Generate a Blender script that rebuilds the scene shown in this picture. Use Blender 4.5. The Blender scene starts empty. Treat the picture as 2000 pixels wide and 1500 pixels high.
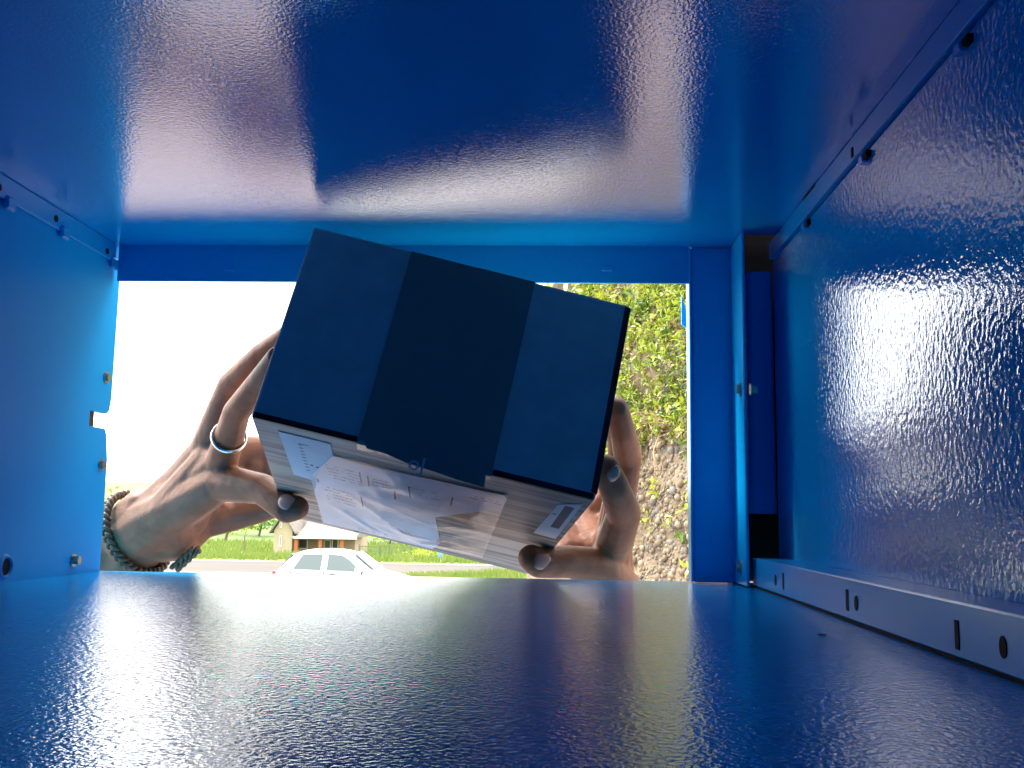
import bpy, bmesh, math, random
import numpy as np
from mathutils import Vector, Matrix, noise
random.seed(7); rng = np.random.default_rng(7)
C = bpy.context.scene.collection
SC = bpy.context.scene
rad = math.radians

# ------------------------------------------------------------------ camera, sky, sun, exposure
CH = 1.85                                    # camera height above the ground at the locker
O = Vector((0, 0, CH))
F, PITCH, YAW, ROLL = 1915.0, .132, -.0462, .0152
def cam_basis():
    cy, sy, cp, sp = math.cos(YAW), math.sin(YAW), math.cos(PITCH), math.sin(PITCH)
    f = Vector((sy*cp, cy*cp, sp)); r = Vector((cy, -sy, 0)); u = r.cross(f)
    cr, sr = math.cos(ROLL), math.sin(ROLL)
    return cr*r + sr*u, -sr*r + cr*u, f
CR, CU, CF = cam_basis()
def ray(px, py):
    return CF + CR*((px-1000)/F) - CU*((py-750)/F)
def at(px, py, y):
    d = ray(px, py); return O + d*(y/d.y)
def on_x(px, py, x):
    d = ray(px, py); return O + d*(x/d.x)
cam = bpy.data.cameras.new('camera'); camo = bpy.data.objects.new('camera', cam); C.objects.link(camo)
camo.matrix_world = Matrix(((CR.x, CU.x, -CF.x, 0), (CR.y, CU.y, -CF.y, 0), (CR.z, CU.z, -CF.z, CH), (0, 0, 0, 1)))
cam.sensor_width = 36; cam.lens = F/2000*36; cam.clip_start = .01; cam.clip_end = 3000
SC.camera = camo

SUN_EL, SUN_DIR = rad(52), Vector((-.62, .25, 0)).normalized()
w = bpy.data.worlds.new('World'); SC.world = w; w.use_nodes = True
nt = w.node_tree; nt.nodes.clear()
def N(nt, t, **k):
    n = nt.nodes.new(t)
    for a, b in k.items():
        if a.startswith('i_'): n.inputs[a[2:].replace('_', ' ')].default_value = b
        else: setattr(n, a, b)
    return n
def L(nt, a, b): nt.links.new(a, b)
sky = N(nt, 'ShaderNodeTexSky', sky_type='NISHITA', sun_disc=False, sun_elevation=SUN_EL,
        sun_rotation=math.atan2(SUN_DIR.x, SUN_DIR.y))
bg1 = N(nt, 'ShaderNodeBackground', i_Strength=.12); L(nt, sky.outputs[0], bg1.inputs[0])
tc = N(nt, 'ShaderNodeTexCoord'); sep = N(nt, 'ShaderNodeSeparateXYZ'); L(nt, tc.outputs['Generated'], sep.inputs[0])
mp = N(nt, 'ShaderNodeMapping'); mp.inputs['Scale'].default_value = (1, 1, 2.2); mp.inputs['Location'].default_value = (.35, .2, .1)
L(nt, tc.outputs['Generated'], mp.inputs[0])
cl = N(nt, 'ShaderNodeTexNoise', i_Scale=4.5, i_Detail=5.0, i_Roughness=.5); L(nt, mp.outputs[0], cl.inputs[0])
cr = N(nt, 'ShaderNodeMapRange'); L(nt, cl.outputs[0], cr.inputs[0])
for k, v in zip(('From Min', 'From Max', 'To Min', 'To Max'), (.32, .66, .82, 1.08)): cr.inputs[k].default_value = v
gr = N(nt, 'ShaderNodeMapRange'); L(nt, sep.outputs[2], gr.inputs[0])
for k, v in zip(('From Min', 'From Max', 'To Min', 'To Max'), (.0, 1.0, 1.0, 1.15)): gr.inputs[k].default_value = v
mu = N(nt, 'ShaderNodeMath', operation='MULTIPLY'); L(nt, cr.outputs[0], mu.inputs[0]); L(nt, gr.outputs[0], mu.inputs[1])
SKY_BASE = .5
mu2 = N(nt, 'ShaderNodeMath', operation='MULTIPLY'); L(nt, mu.outputs[0], mu2.inputs[0]); mu2.inputs[1].default_value = SKY_BASE
bg2 = N(nt, 'ShaderNodeBackground'); bg2.inputs[0].default_value = (1.0, .985, .95, 1); L(nt, mu2.outputs[0], bg2.inputs[1])
mx = N(nt, 'ShaderNodeMixShader', i_Fac=.92); L(nt, bg1.outputs[0], mx.inputs[1]); L(nt, bg2.outputs[0], mx.inputs[2])
wo = N(nt, 'ShaderNodeOutputWorld'); L(nt, mx.outputs[0], wo.inputs[0])
sl = bpy.data.lights.new('sun', 'SUN'); sl.energy = .6; sl.angle = rad(12); sl.color = (1, .95, .87)
so = bpy.data.objects.new('sun', sl); C.objects.link(so)
sd = Vector((SUN_DIR.x*math.cos(SUN_EL), SUN_DIR.y*math.cos(SUN_EL), math.sin(SUN_EL)))
so.rotation_euler = sd.to_track_quat('Z', 'Y').to_euler(); so.location = (0, 0, 30)
vs = SC.view_settings; vs.view_transform = 'Standard'; vs.look = 'None'; vs.gamma = 1; vs.use_curve_mapping = False
vs.exposure = 3.5
SC.cycles.use_denoising = True; SC.cycles.max_bounces = 10; SC.cycles.diffuse_bounces = 6; SC.cycles.glossy_bounces = 5
SC.cycles.sample_clamp_indirect = 8

# ------------------------------------------------------------------ materials
def mat(name, col, rough=.5, ior=1.5, metal=0.0, **k):
    m = bpy.data.materials.new(name); m.use_nodes = True
    b = m.node_tree.nodes['Principled BSDF']
    b.inputs['Base Color'].default_value = (*col, 1); b.inputs['Roughness'].default_value = rough
    b.inputs['IOR'].default_value = ior; b.inputs['Metallic'].default_value = metal
    for a, v in k.items(): b.inputs[a.replace('_', ' ')].default_value = v
    m['_b'] = 1
    return m
def bs(m): return m.node_tree.nodes['Principled BSDF']
def vary(m, c1, c2, scale, detail=6, lo=.35, hi=.65, stretch=(1, 1, 1), coord='Object', dist=0):
    t = m.node_tree
    tc = N(t, 'ShaderNodeTexCoord'); mp = N(t, 'ShaderNodeMapping'); mp.inputs['Scale'].default_value = stretch
    L(t, tc.outputs[coord], mp.inputs[0])
    n = N(t, 'ShaderNodeTexNoise', i_Scale=scale, i_Detail=detail, i_Distortion=dist); L(t, mp.outputs[0], n.inputs[0])
    r = N(t, 'ShaderNodeMapRange'); L(t, n.outputs[0], r.inputs[0]); r.inputs[1].default_value = lo; r.inputs[2].default_value = hi
    x = N(t, 'ShaderNodeMix', data_type='RGBA'); L(t, r.outputs[0], x.inputs[0])
    x.inputs[6].default_value = (*c1, 1); x.inputs[7].default_value = (*c2, 1)
    L(t, x.outputs[2], bs(m).inputs['Base Color'])
    return x
def bump(m, scale, strength, dist=.001, detail=2, stretch=(1, 1, 1), kind='noise', second=None):
    t = m.node_tree
    tc = N(t, 'ShaderNodeTexCoord'); mp = N(t, 'ShaderNodeMapping'); mp.inputs['Scale'].default_value = stretch
    L(t, tc.outputs['Object'], mp.inputs[0])
    if kind == 'noise': n = N(t, 'ShaderNodeTexNoise', i_Scale=scale, i_Detail=detail); h = n.outputs[0]
    else: n = N(t, 'ShaderNodeTexVoronoi', i_Scale=scale); h = n.outputs[0]
    L(t, mp.outputs[0], n.inputs[0])
    b = N(t, 'ShaderNodeBump', i_Strength=strength, i_Distance=dist); L(t, h, b.inputs['Height'])
    if second:
        n2 = N(t, 'ShaderNodeTexNoise', i_Scale=second[0], i_Detail=2.0); L(t, tc.outputs['Object'], n2.inputs[0])
        b2 = N(t, 'ShaderNodeBump', i_Strength=second[1], i_Distance=second[2]); L(t, n2.outputs[0], b2.inputs['Height'])
        L(t, b2.outputs[0], b.inputs['Normal'])
    L(t, b.outputs[0], bs(m).inputs['Normal'])

BLUE = (.002, .40, .86)
def paint(name, rough, ior, bscale, bstr, bdist, dust=0.0, wave=.25, worn=False, spec=.5):
    m = mat(name, BLUE, rough, ior, Specular_IOR_Level=spec)
    vx = vary(m, (.002, .385, .83), (.003, .415, .89), 9, 4)
    if worn:                                  # fine drag scratches along the depth of the compartment
        t = m.node_tree
        tc = N(t, 'ShaderNodeTexCoord'); mp = N(t, 'ShaderNodeMapping'); mp.inputs['Scale'].default_value = (260, 9, 1); mp.inputs['Rotation'].default_value = (0, 0, .12)
        L(t, tc.outputs['Object'], mp.inputs[0])
        n = N(t, 'ShaderNodeTexNoise', i_Scale=1.0, i_Detail=3.0); L(t, mp.outputs[0], n.inputs[0])
        n2 = N(t, 'ShaderNodeTexNoise', i_Scale=7.0, i_Detail=4.0); L(t, tc.outputs['Object'], n2.inputs[0])
        r = N(t, 'ShaderNodeMapRange'); L(t, n.outputs[0], r.inputs[0]); r.inputs[1].default_value = .66; r.inputs[2].default_value = .74
        r2 = N(t, 'ShaderNodeMapRange'); L(t, n2.outputs[0], r2.inputs[0])
        for k, v in zip((1, 2, 3, 4), (.46, .66, .04, .55)): r2.inputs[k].default_value = v
        mm = N(t, 'ShaderNodeMath', operation='MULTIPLY'); L(t, r.outputs[0], mm.inputs[0]); L(t, r2.outputs[0], mm.inputs[1])
        x = N(t, 'ShaderNodeMix', data_type='RGBA'); L(t, mm.outputs[0], x.inputs[0]); L(t, vx.outputs[2], x.inputs[6]); x.inputs[7].default_value = (.30, .50, .72, 1)
        L(t, x.outputs[2], bs(m).inputs['Base Color'])
    bump(m, bscale, bstr, bdist, 2, second=(28, wave, .0008))
    if dust:
        t = m.node_tree
        tc = N(t, 'ShaderNodeTexCoord')
        n = N(t, 'ShaderNodeTexNoise', i_Scale=40.0, i_Detail=8.0, i_Roughness=.7); L(t, tc.outputs['Object'], n.inputs[0])
        r = N(t, 'ShaderNodeMapRange'); L(t, n.outputs[0], r.inputs[0])
        for k, v in zip((1, 2, 3, 4), (.35, .75, rough, rough+dust)): r.inputs[k].default_value = v
        L(t, r.outputs[0], bs(m).inputs['Roughness'])
    return m
M = {}
M['paint'] = paint('blue_powder_coat', .07, 2.7, 620, .30, .0005, 0, .04)
M['paint_right'] = paint('blue_powder_coat_orange_peel', .06, 1.95, 340, .40, .0008, 0, .10)
M['paint_floor'] = paint('blue_powder_coat_worn', .10, 1.55, 600, .55, .0006, .04, .03, True)
M['paint_frame'] = paint('blue_powder_coat_frame', .28, 1.5, 420, .25, .0006, spec=.35)
M['paint_left'] = paint('blue_powder_coat_matt', .4, 1.38, 420, .2, .0006, spec=.2)
M['rail'] = paint('blue_rail_paint', .24, 1.45, 260, .05, .0005, .03, .06)
M['latch'] = mat('brown_latch_metal', (.09, .055, .035), .5, metal=.4)
M['hole'] = mat('hole_and_shade_black', (.004, .004, .006), .9)  # for holes and slots; also shade painted into the recess walls
M['zinc'] = mat('zinc_bolt', (.55, .5, .42), .3, metal=1.0); bump(M['zinc'], 900, .15, .0004)
M['card'] = mat('cardboard', (.36, .29, .22), .65); vary(M['card'], (.58, .54, .50), (.66, .62, .57), 60, 6, stretch=(1, .12, 1)); bump(M['card'], 300, .12, .0006, stretch=(1, .08, 1))
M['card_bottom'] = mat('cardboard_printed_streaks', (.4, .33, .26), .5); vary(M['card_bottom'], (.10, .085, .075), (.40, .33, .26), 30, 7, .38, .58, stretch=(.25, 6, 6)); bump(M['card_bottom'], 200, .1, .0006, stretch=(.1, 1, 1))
M['tape'] = mat('brown_tape', (.29, .25, .21), .22); bump(M['tape'], 26, .5, .0016, 5, stretch=(3, 1, .5))
M['black_edge'] = mat('black_edge_strip', (.012, .012, .014), .5)  # near-black colour of the strips along the box front edges
M['tape_print'] = mat('tape_print', (.55, .6, .65), .5)
M['paper'] = mat('label_paper', (.62, .64, .66), .55); vary(M['paper'], (.58, .60, .63), (.66, .67, .69), 40)
M['ink'] = mat('label_ink', (.03, .035, .06), .6)
def film():
    m = bpy.data.materials.new('clear_film'); m.use_nodes = True; t = m.node_tree; t.nodes.clear()
    tr = N(t, 'ShaderNodeBsdfTransparent'); tr.inputs[0].default_value = (.93, .94, .96, 1)
    g = N(t, 'ShaderNodeBsdfGlossy', i_Roughness=.16)
    f = N(t, 'ShaderNodeFresnel', i_IOR=1.45)
    x = N(t, 'ShaderNodeMixShader'); ff = N(t, 'ShaderNodeMath', operation='MULTIPLY'); ff.inputs[1].default_value = .55; L(t, f.outputs[0], ff.inputs[0]); L(t, ff.outputs[0], x.inputs[0]); L(t, tr.outputs[0], x.inputs[1]); L(t, g.outputs[0], x.inputs[2])
    o = N(t, 'ShaderNodeOutputMaterial'); L(t, x.outputs[0], o.inputs[0]); return m
M['film'] = film()
def skin():
    m = mat('skin', (.34, .18, .125), .52, Specular_IOR_Level=.3, Subsurface_Weight=.35, Subsurface_Scale=.008)
    bs(m).inputs['Subsurface Radius'].default_value = (1, .35, .2)
    vary(m, (.19, .068, .034), (.29, .12, .064), 38, 5)
    bump(m, 420, .45, .0007, 3, second=(100, .4, .0017)); return m
M['skin'] = skin()
M['nail'] = mat('fingernail', (.40, .21, .17), .18)
M['shirt'] = mat('grey_shirt', (.10, .11, .13), .9); vary(M['shirt'], (.09, .1, .12), (.12, .13, .15), 50)
M['trousers'] = mat('dark_trousers', (.03, .035, .05), .9); M['hair'] = mat('dark_hair', (.03, .02, .015), .6)
M['leather'] = mat('brown_leather', (.16, .085, .045), .5); vary(M['leather'], (.075, .032, .014), (.17, .08, .035), 160); bump(M['leather'], 500, .3, .0006)
M['silver'] = mat('silver', (.75, .73, .68), .18, metal=1.0)
M['asphalt'] = mat('pale_asphalt', (.30, .255, .235), .85); vary(M['asphalt'], (.215, .168, .162), (.30, .24, .228), .7, 9); bump(M['asphalt'], 60, .4, .006)
M['road'] = mat('road_asphalt', (.36, .29, .235), .85); vary(M['road'], (.050, .038, .028), (.066, .052, .04), .5, 8, stretch=(.2, 1, 1))
M['roadline'] = mat('road_paint', (.78, .78, .75), .7)
M['lawn'] = mat('lawn_soil', (.13, .20, .03), .9); vary(M['lawn'], (.075, .135, .012), (.13, .18, .022), .35, 9)
M['hill'] = mat('far_meadow', (.10, .17, .035), .9); vary(M['hill'], (.05, .10, .02), (.14, .2, .04), .06, 9)
M['grass'] = mat('grass_blade', (.20, .30, .03), .6); vary(M['grass'], (.10, .17, .012), (.18, .22, .03), .8, 4)
M['earth'] = mat('bank_earth', (.26, .2, .13), .9); vary(M['earth'], (.10, .07, .042), (.19, .145, .09), 7, 8); bump(M['earth'], 40, .8, .02, 8)
M['stone_a'] = mat('pebble_pale', (.42, .36, .27), .75); vary(M['stone_a'], (.165, .125, .08), (.27, .215, .145), 20); bump(M['stone_a'], 120, .3, .004)
M['stone_b'] = mat('pebble_tan', (.30, .235, .155), .8); vary(M['stone_b'], (.11, .078, .045), (.19, .14, .085), 20); bump(M['stone_b'], 120, .3, .004)
M['stone_c'] = mat('pebble_grey', (.23, .21, .19), .8); vary(M['stone_c'], (.10, .09, .08), (.18, .165, .145), 20); bump(M['stone_c'], 120, .3, .004)
def leaf(name, a, b):
    m = mat(name, a, .45); vary(m, a, b, 4.0, 5)
    t = m.node_tree; tl = N(t, 'ShaderNodeBsdfTranslucent'); tl.inputs[0].default_value = (*[min(1, 1.25*c) for c in b], 1)
    x = N(t, 'ShaderNodeMixShader', i_Fac=.3); out = t.nodes['Material Output']
    L(t, bs(m).outputs[0], x.inputs[1]); L(t, tl.outputs[0], x.inputs[2]); L(t, x.outputs[0], out.inputs[0]); return m
M['leaf_a'] = leaf('leaf_light', (.17, .26, .012), (.34, .38, .035))
M['leaf_b'] = leaf('leaf_mid', (.06, .145, .01), (.14, .23, .02))
M['leaf_c'] = leaf('leaf_dry', (.19, .135, .06), (.27, .20, .10))
M['leaf_d'] = leaf('leaf_deep', (.022, .065, .008), (.055, .105, .015))
M['flower'] = mat('yellow_flower', (.75, .50, .03), .5)
M['straw'] = mat('dry_straw', (.50, .36, .20), .7); vary(M['straw'], (.25, .16, .08), (.38, .28, .16), 15)
M['bark'] = mat('bark', (.13, .10, .07), .9); bump(M['bark'], 30, .5, .02)
M['carwhite'] = mat('white_car_paint', (.80, .80, .80), .25, Coat_Weight=.6)
M['glass'] = mat('car_glass', (.07, .10, .10), .06)
M['blackplastic'] = mat('black_plastic', (.02, .02, .022), .5)
M['redlamp'] = mat('red_lamp', (.55, .03, .04), .2)
M['clearlamp'] = mat('clear_lamp', (.7, .7, .7), .1)
M['rubber'] = mat('tyre_rubber', (.02, .02, .02), .8); M['alloy'] = mat('wheel_alloy', (.5, .5, .52), .35, metal=.9)
M['render'] = mat('cream_render', (.62, .54, .40), .85); vary(M['render'], (.30, .25, .165), (.35, .29, .2), 1.2)
M['roof'] = mat('grey_roof', (.33, .29, .25), .8); vary(M['roof'], (.13, .11, .09), (.18, .155, .13), 3)
M['brick'] = mat('orange_brick', (.46, .17, .06), .8); vary(M['brick'], (.26, .075, .02), (.33, .11, .035), 6)
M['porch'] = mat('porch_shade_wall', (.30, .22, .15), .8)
M['win'] = mat('window_dark', (.05, .06, .06), .1); M['trim'] = mat('pale_trim', (.6, .57, .5), .7)
M['fence'] = mat('green_fence_metal', (.10, .14, .06), .5)
M['signblue'] = mat('sign_blue', (.10, .25, .5), .4); M['steel'] = mat('galvanised', (.42, .43, .44), .45, metal=.6)

# ------------------------------------------------------------------ helpers
def obj(name, me, m, parent=None, smooth=False):
    if isinstance(me, bmesh.types.BMesh):
        d = bpy.data.meshes.new(name); me.normal_update(); me.to_mesh(d); me.free(); me = d
    if m is not None and not me.materials:
        for q in (m if isinstance(m, (list, tuple)) else [m]): me.materials.append(q)
    if smooth: me.polygons.foreach_set('use_smooth', [True]*len(me.polygons))
    o = bpy.data.objects.new(name, me); C.objects.link(o)
    if parent is not None: o.parent = parent
    return o
def tag(o, label=None, cat=None, group=None, kind=None):
    for k, v in (('label', label), ('category', cat), ('group', group), ('kind', kind)):
        if v: o[k] = v
    return o
def empty(name, loc, label, cat, group=None, rot=None):
    o = bpy.data.objects.new(name, None); C.objects.link(o); o.location = loc; o.empty_display_size = .1
    if rot is not None: o.rotation_euler = rot
    return tag(o, label, cat, group)
def pymesh(name, v, f):
    me = bpy.data.meshes.new(name); me.from_pydata([tuple(p) for p in v], [], [tuple(q) for q in f]); me.update(); return me
def fastmesh(name, V, Fq):
    """V (n,3), Fq (m,k) numpy -> mesh"""
    me = bpy.data.meshes.new(name); V = np.asarray(V, np.float32); Fq = np.asarray(Fq, np.int32); m, k = Fq.shape
    me.vertices.add(len(V)); me.vertices.foreach_set('co', V.ravel())
    me.loops.add(m*k); me.loops.foreach_set('vertex_index', Fq.ravel())
    me.polygons.add(m); me.polygons.foreach_set('loop_start', np.arange(m, dtype=np.int32)*k)
    me.polygons.foreach_set('loop_total', np.full(m, k, np.int32)); me.update(calc_edges=True); me.validate(); return me
def bx(bm, x0, x1, y0, y1, z0, z1, bev=0, seg=1):
    r = bmesh.ops.create_cube(bm, size=1); v = r['verts']
    for p in v: p.co = Vector(((x0+x1)/2+p.co.x*(x1-x0), (y0+y1)/2+p.co.y*(y1-y0), (z0+z1)/2+p.co.z*(z1-z0)))
    if bev:
        e = list({e for p in v for e in p.link_edges})
        bmesh.ops.bevel(bm, geom=e, offset=bev, segments=seg, affect='EDGES', profile=.5)
    return bm
def box(name, x0, x1, y0, y1, z0, z1, m, parent=None, bev=0, seg=2):
    return obj(name, bx(bmesh.new(), x0, x1, y0, y1, z0, z1, bev, seg), m, parent)
def prism(bm, pts, d):
    """pts: list of Vector (planar), extruded by vector d"""
    a = [bm.verts.new(p) for p in pts]; b = [bm.verts.new(Vector(p)+d) for p in pts]; n = len(pts)
    bm.faces.new(a); bm.faces.new(b[::-1])
    for i in range(n): bm.faces.new((a[i], b[i], b[(i+1) % n], a[(i+1) % n]))
    bmesh.ops.recalc_face_normals(bm, faces=bm.faces[:]); return bm
def tube(bm, pts, rads, seg=8, cap=True):
    pts = [Vector(p) for p in pts]; rings = []
    up = Vector((0, 0, 1)); prev = None
    for i, p in enumerate(pts):
        t = (pts[min(i+1, len(pts)-1)]-pts[max(i-1, 0)]).normalized()
        if prev is None:
            a = t.cross(up); a = a.normalized() if a.length > 1e-3 else t.cross(Vector((1, 0, 0))).normalized()
        else: a = (prev - t*prev.dot(t)).normalized()
        prev = a; b = t.cross(a); r = rads[i] if hasattr(rads, '__len__') else rads
        rings.append([bm.verts.new(p+(a*math.cos(q)+b*math.sin(q))*r) for q in [2*math.pi*k/seg for k in range(seg)]])
    for i in range(len(rings)-1):
        for k in range(seg): bm.faces.new((rings[i][k], rings[i][(k+1) % seg], rings[i+1][(k+1) % seg], rings[i+1][k]))
    if cap: bm.faces.new(rings[0][::-1]); bm.faces.new(rings[-1])
    return bm
def cyl(bm, p, q, r, seg=12): return tube(bm, [p, q], r, seg)

# ------------------------------------------------------------------ ground
PROF = [(-40, 0), (0, 0), (8, -.15), (15, -.35), (24, -.61), (36, -.61), (50, -.61), (56, -.8), (75, -1.75), (112, -1.75), (180, 2.5), (300, 10), (600, 14)]
def gz(y):
    for (a, za), (b, zb) in zip(PROF, PROF[1:]):
        if y <= b: return za + (zb-za)*(y-a)/(b-a)
    return PROF[-1][1]
def strip(name, y0, y1, x0, x1, m, nx=24):
    ys = sorted({y0, y1, *[y for y, _ in PROF if y0 < y < y1], *np.linspace(y0, y1, 14).tolist()}); xs = np.linspace(x0, x1, nx)
    v = [(x, y, gz(y)) for y in ys for x in xs]; f = []
    for j in range(len(ys)-1):
        for i in range(nx-1): f.append((j*nx+i, j*nx+i+1, (j+1)*nx+i+1, (j+1)*nx+i))
    return tag(obj(name, pymesh(name, v, f), m), kind='structure')
strip('ground', -40, 38.5, -300, 300, M['asphalt'])
strip('road', 38.5, 48.6, -300, 300, M['road'])
strip('lawn', 48.6, 112, -300, 300, M['lawn'])
strip('hills', 112, 600, -700, 700, M['hill'], 40)
bm = bmesh.new()
for y in (39.0, 48.0): bx(bm, -120, 60, y-.08, y+.08, gz(y)-.02, gz(y)+.006)
tag(obj('road_markings', bm, M['roadline']), kind='structure')

# ------------------------------------------------------------------ parcel locker compartment
XL, XR, XO, ZF, ZC, ZH, YO = -.326, .1504, .1288, CH-.0448, CH+.1922, CH+.1650, .70
YB = -.10
loc = empty('parcel_locker', (-.09, .3, 0), 'blue metal parcel locker compartment seen from inside with its front opening', 'parcel locker')
loc_inv = Vector((.09, -.3, 0))
def part(name, bm, m, parent=loc, smooth=False):
    if isinstance(bm, bmesh.types.BMesh):
        if parent is loc: bmesh.ops.translate(bm, verts=bm.verts[:], vec=loc_inv)
    return obj(name, bm, m, parent, smooth)
def pbox(name, x0, x1, y0, y1, z0, z1, m, bev=0, parent=loc, seg=2):
    bm = bx(bmesh.new(), x0, x1, y0, y1, z0, z1, bev, seg); bmesh.ops.translate(bm, verts=bm.verts[:], vec=loc_inv); return obj(name, bm, m, parent)
# floor: folded front lip
fl = pbox('floor_panel', XL-.004, .215, YB, YO+.004, ZF-.012, ZF, M['paint_floor'], .0012)
bm = bmesh.new(); prism(bm, [Vector((a, b, ZC)) for a, b in ((XL-.004, YB), (.215, YB), (.215, .6590), (.1252, .6590), (.1252, YO), (XL-.004, YO))], Vector((0, 0, .012))); part('ceiling_panel', bm, M['paint'])
pbox('recess_inner', .1235, .1251, .7023, .7218, ZF, ZC+.012, M['hole'])
pbox('recess_top', .1254, .214, .6592, .7215, ZC+.03, ZC+.034, M['hole']); pbox('recess_inner', .1215, .1250, .6592, .7215, ZC+.0125, ZC+.0295, M['hole'])
pbox('back_panel', XL-.004, .215, YB-.012, YB-.0005, ZF-.012, ZC+.012, M['paint'])
# left panel with a notch for the lock at its front edge
n0 = on_x(176, 801, XL); n1 = on_x(176, 832, XL)
nz1, nz0, ny = n0.z, n1.z, n0.y
bm = bmesh.new()
pts = [(YB, ZF), (YO, ZF), (YO, nz0-.022), (YO-.004, nz0-.004), (YO-.007, nz0), (ny, nz0), (ny, nz1), (YO-.006, nz1), (YO-.002, nz1+.003), (YO, nz1+.012), (YO, ZC), (YB, ZC)]
prism(bm, [Vector((XL, a, b)) for a, b in pts], Vector((-.0035, 0, 0)))
part('left_panel', bm, M['paint_left'])
pbox('latch_plate', XL-.012, XL-.0037, ny-.006, ny+.0150, nz0-.004, nz1+.004, M['latch'], .001)
# upper left flange
bm = bx(bmesh.new(), XL+.0002, XL+.0022, YB, YO-.013, ZC-.0135, ZC-.0003, .0005, 2)
lf = part('left_flange', bm, M['paint_frame'])
def sub(name, bm, m, parent, smooth=False):
    bmesh.ops.translate(bm, verts=bm.verts[:], vec=loc_inv); return obj(name, bm, m, parent, smooth)
for px, py in ((18, 398), (125, 455), (222, 515)):
    p = on_x(px, py, XL+.002); bm = bx(bmesh.new(), p.x-.001, p.x+.0022, p.y-.005, p.y+.005, p.z-.004, p.z+.004, .0012)
    sub('clip', bm, M['paint_frame'], lf)
    bm = bmesh.new(); cyl(bm, (p.x-.0015, p.y-.012, p.z+.006), (p.x+.0008, p.y-.012, p.z+.006), .0022, 10); sub('hole', bm, M['hole'], lf)
# right panel
pbox('right_panel', XR, XR+.0035, YB, .6775, ZF, ZC-.0136, M['paint_right'], .0006)
bm = bx(bmesh.new(), XR-.0022, XR+.002, YB, .6790, ZC-.0124, ZC-.0003, .0005, 2)
rf = part('right_flange', bm, M['paint_frame'])
# dark seam between flange and panel
pbox('seam_gap', XR+.0036, XR+.006, YB, .65, ZC-.03, ZC-.0003, M['hole'])
for px, py in ((1872, 95), (1683, 312), (1570, 442)):
    p = on_x(px, py, XR-.002); bm = bx(bmesh.new(), p.x-.0010, p.x+.004, p.y-.0032, p.y+.0032, p.z-.002, p.z+.002, .0007); sub('clip', bm, M['paint_frame'], rf)
    bm = bx(bmesh.new(), p.x-.0003, p.x+.003, p.y-.0085, p.y-.0034, p.z-.0014, p.z+.0022, .0006); sub('hole', bm, M['hole'], rf)
p = on_x(1580, 371, XR-.0022); bm = bx(bmesh.new(), p.x-.0004, p.x+.003, p.y-.014, p.y+.014, p.z-.0022, p.z+.0012); sub('slot', bm, M['hole'], rf)
p = on_x(1665, 298, XR-.0022); bm = bx(bmesh.new(), p.x-.0004, p.x+.003, p.y-.0015, p.y+.0015, p.z-.0025, p.z+.0025); sub('slot', bm, M['hole'], rf)
# header over the opening
hd = pbox('header_rail', XL+.003, .0935, YO-.0115, YO-.0088, ZH, ZC+.0006, M['paint_frame'], .0006)
for px in (447, 1187):
    p = at(px, 525, YO-.0115); bm = bx(bmesh.new(), p.x-.0042, p.x+.0042, p.y-.0010, p.y+.001, p.z-.002, p.z+.002, .0006); sub('clip', bm, M['paint_frame'], hd)
# door post, flange and lock recess
pst = pbox('door_post', .0952, .1248, YO-.011, YO+.002, ZF+.0005, ZC-.0006, M['paint_frame'], .0012)
bm = bx(bmesh.new(), .1230, .1250, .6470, YO-.0115, ZF+.0007, ZC-.0008, .0007); pf = part('post_flange', bm, M['paint_frame'])
bm = bx(bmesh.new(), .0932, .0950, YO-.0125, YO+.003, ZF+.0006, ZC-.0008, .0006); part('post_edge', bm, M['paint_frame'])
tb = bmesh.new(); q0, q1 = at(1484, 1003, .685), at(1484, 537, .685)
prism(tb, [Vector((.1411+.0093*sx*(1-abs(math.cos(t_))**4*.0)*abs(math.sin(t_))**.6, .685-.009*math.copysign(abs(math.cos(t_))**.5, math.cos(t_)), q0.z)) for t_, sx in [(math.pi*k/12, 1) for k in range(13)]+[(math.pi*k/12, -1) for k in range(11, 0, -1)]], Vector((0, 0, q1.z-q0.z))); part('lock_bar', tb, M['paint_frame'])
pbox('recess_back', .1252, .214, .722, .726, ZF, ZC+.034, M['hole']); pbox('recess_side', .2105, .2145, .640, .7215, ZF, ZC+.0295, M['hole'])  # recess walls: shade of unlit blue paint put into a black colour
pbox('recess_front', XR+.0037, .210, .6705, .6745, ZF+.0003, ZC-.032, M['hole'])
def bolt(p, ax, r, h, parent, hexa=True):
    bm = bmesh.new(); ax = Vector(ax); cyl(bm, p, p+ax*h, r, 6 if hexa else 14)
    cyl(bm, p-ax*.0004, p+ax*.0008, r*1.45, 16); bmesh.ops.recalc_face_normals(bm, faces=bm.faces[:])
    return sub('bolt', bm, M['zinc'], parent)
for px, py in ((1447, 760), (1447, 1109)):
    p = on_x(px, py, .1230); bolt(p, (-1, 0, 0), .0034, .003, pf)
p = on_x(1466, 761, .1252); bolt(p, (1, 0, 0), .0026, .004, pf)
p = at(1400, 1055, YO-.011); bm = bmesh.new(); cyl(bm, p+Vector((0, -.0012, 0)), p+Vector((0, .001, 0)), .0042, 18); sub('rivet', bm, M['paint_frame'], pst)
lp = [o for o in loc.children if o.name == 'left_panel'][0]
for px, py in ((212, 739), (202, 909)):
    p = on_x(px, py, XL+.0001); bolt(p+Vector((0, -.004, 0)), (1, 0, 0), .0030, .0026, lp)
p = on_x(143, 1094, XL+.0001); bolt(p, (1, 0, 0), .0030, .0045, lp)
p = on_x(10, 1107, XL+.0002); bm = bmesh.new()
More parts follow.
